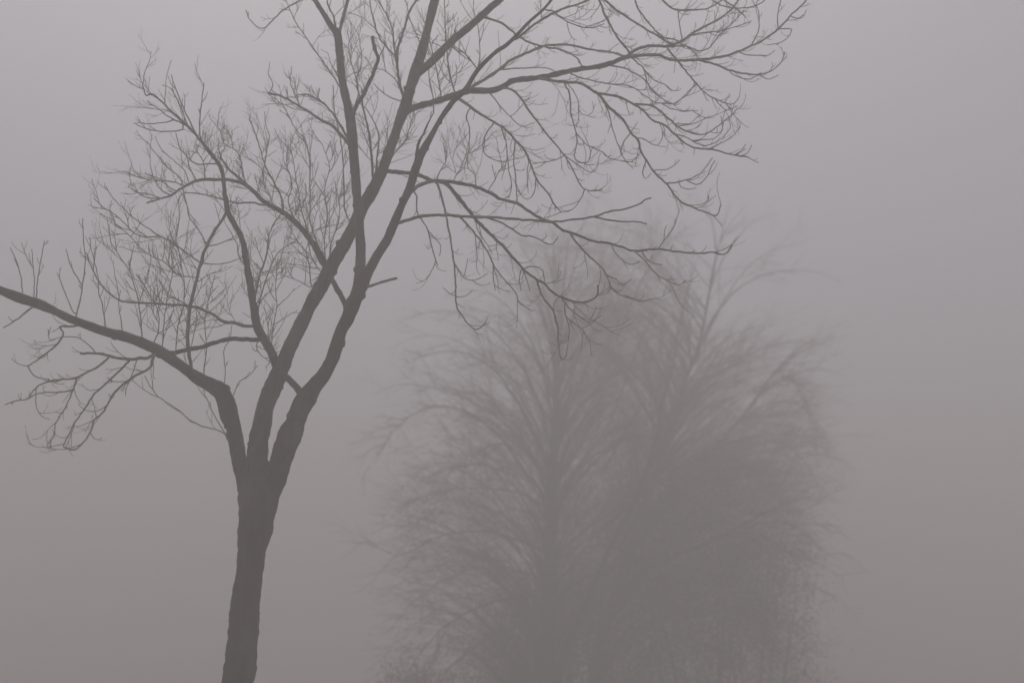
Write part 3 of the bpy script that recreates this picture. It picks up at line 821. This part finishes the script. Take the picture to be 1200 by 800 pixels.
br2 = [
 (6, 1.0, [(802,450),(825,400),(850,350),(880,310),(915,290),(945,285)]),
 (6, -1.0, [(812,420),(838,370),(870,335),(910,318),(950,318),(985,330)]),
 (6, 2.0, [(822,395),(832,340),(850,300),(880,262),(912,250)]),
 (5, -2.0, [(830,350),(836,310),(850,270),(876,240)]),
 (5, 1.0, [(840,300),(836,268),(828,244),(815,228)]),
 (6, -1.5, [(872,485),(900,455),(930,438),(965,432),(990,440)]),
 (6, 1.5, [(905,440),(935,415),(965,400),(1000,392)]),
 (6, -2.0, [(832,530),(870,515),(905,515),(938,535),(960,570)]),
 (6, 2.0, [(850,510),(885,480),(920,470),(950,485),(972,520)]),
 (5, -1.0, [(890,460),(920,440),(940,460),(952,500),(958,540)]),
 (6, 2.0, [(790,570),(830,560),(875,560),(915,585),(945,630)]),
 (6, -2.0, [(820,640),(860,625),(900,630),(935,660),(955,700)]),
 (6, 1.5, [(870,620),(905,610),(940,620),(968,650)]),
 (6, -1.5, [(770,660),(810,665),(850,690),(885,720),(910,760)]),
 (6, 2.5, [(722,690),(770,690),(820,700),(870,720),(915,750),(940,790)]),
 (6, -2.5, [(706,740),(750,735),(800,745),(850,765),(890,800)]),
 (6, 2.0, [(762,570),(790,530),(825,500),(860,480)]),
 (6, -2.0, [(782,510),(780,450),(790,400),(806,350),(812,300)]),
 (5, 2.0, [(782,510),(762,450),(748,400),(752,350),(765,300),(770,262)]),
 (6, -1.0, [(742,630),(735,580),(738,530),(748,480),(744,430)]),
 (6, 3.0, [(742,630),(770,610),(800,600),(835,605),(870,590)]),
 (5, -3.0, [(762,570),(800,545),(840,535),(880,545),(905,560)]),
 (5, 1.0, [(802,450),(830,440),(860,425),(885,400),(900,370)]),
]
far_tree(t2, st2, br2, Y2, 9, 0.6, [FARBARK, REDTWIG], -0.15, [(810, 540, 175, 240, 3.0, 105), (730, 400, 130, 165, 2.4, 34), (830, 620, 150, 180, 3.0, 60), (905, 530, 95, 180, 2.6, 60), (700, 340, 140, 105, 2.2, 40)], stem_w=0.5)

# ---------------------------------------------------------------- bushes under the far trees
def leaf_bush(root, centres, seed, mats):
    r = random.Random(seed)
    V, F, n = [], [], 0
    st = Tubes()
    o = root.location
    for (px, py, Y, rx, rz, cnt) in centres:
        c, m = at(px, py, Y)
        a, h = rx * m, rz * m
        foot = Vector((c.x + r.uniform(-.2, .2) * a, c.y, 0))
        for k in range(6):
            tip = c + Vector((r.uniform(-.7, .7) * a, r.uniform(-.5, .5) * a, r.uniform(-.2, .7) * h))
            mid = foot.lerp(tip, 0.5) + rand_dir(r) * 0.2
            st.tube([foot + rand_dir(r) * 0.1, mid, tip], [0.05, 0.03, 0.01], 5)
        clumps = []
        for k in range(max(8, cnt // 60)):
            d = rand_dir(r)
            clumps.append((c + Vector((d.x * a, d.y * a, d.z * h)) * r.random() ** 0.45, r.uniform(0.25, 0.7)))
        for k in range(int(cnt * 1.9)):
            cc, cr = r.choice(clumps)
            p = cc + Vector((r.gauss(0, cr * .6), r.gauss(0, cr * .6), r.gauss(0, cr * .6)))
            if p.z < 0.05:
                continue
            u = rand_dir(r); w = u.cross(rand_dir(r)).normalized()
            s = r.uniform(0.012, 0.028)
            V += [p - u * s * 1.5, p - w * s * .7, p + u * s * 1.5, p + w * s * .7]
            F.append((n, n + 1, n + 2, n + 3)); n += 4
    me = bpy.data.meshes.new('foliage')
    me.from_pydata([tuple(v - o) for v in V], [], F)
    me.materials.append(mats[0])
    ob = col(bpy.data.objects.new('foliage', me)); ob.parent = root
    st.build('stem', [mats[1]], root)

for (label, px, py, Y, cs, seed) in [
    ('low leafy bush at the left foot of the far bare trees', 500, 850, 31.6, [(485, 822, 31.4, 36, 46, 3600), (540, 855, 32.0, 60, 60, 4600)], 21),
    ('large dark evergreen bush around the straight trunk of the far bare tree', 660, 870, 34.0, [(620, 790, 34.0, 80, 110, 12000), (690, 700, 34.4, 90, 150, 16000), (590, 860, 33.4, 60, 70, 5000)], 22),
    ('tall dark evergreen bush at the right end of the far bare trees', 850, 870, 34.2, [(800, 680, 34.2, 105, 180, 22000), (885, 730, 34.6, 80, 150, 14000), (760, 840, 33.8, 90, 90, 7000)], 23),
]:
    p, _ = at(px, py, Y); p.z = 0
    root = thing('bush', label, 'bush', p, 'bushes under the far trees')
    leaf_bush(root, cs, seed, [LEAF, FARBARK])
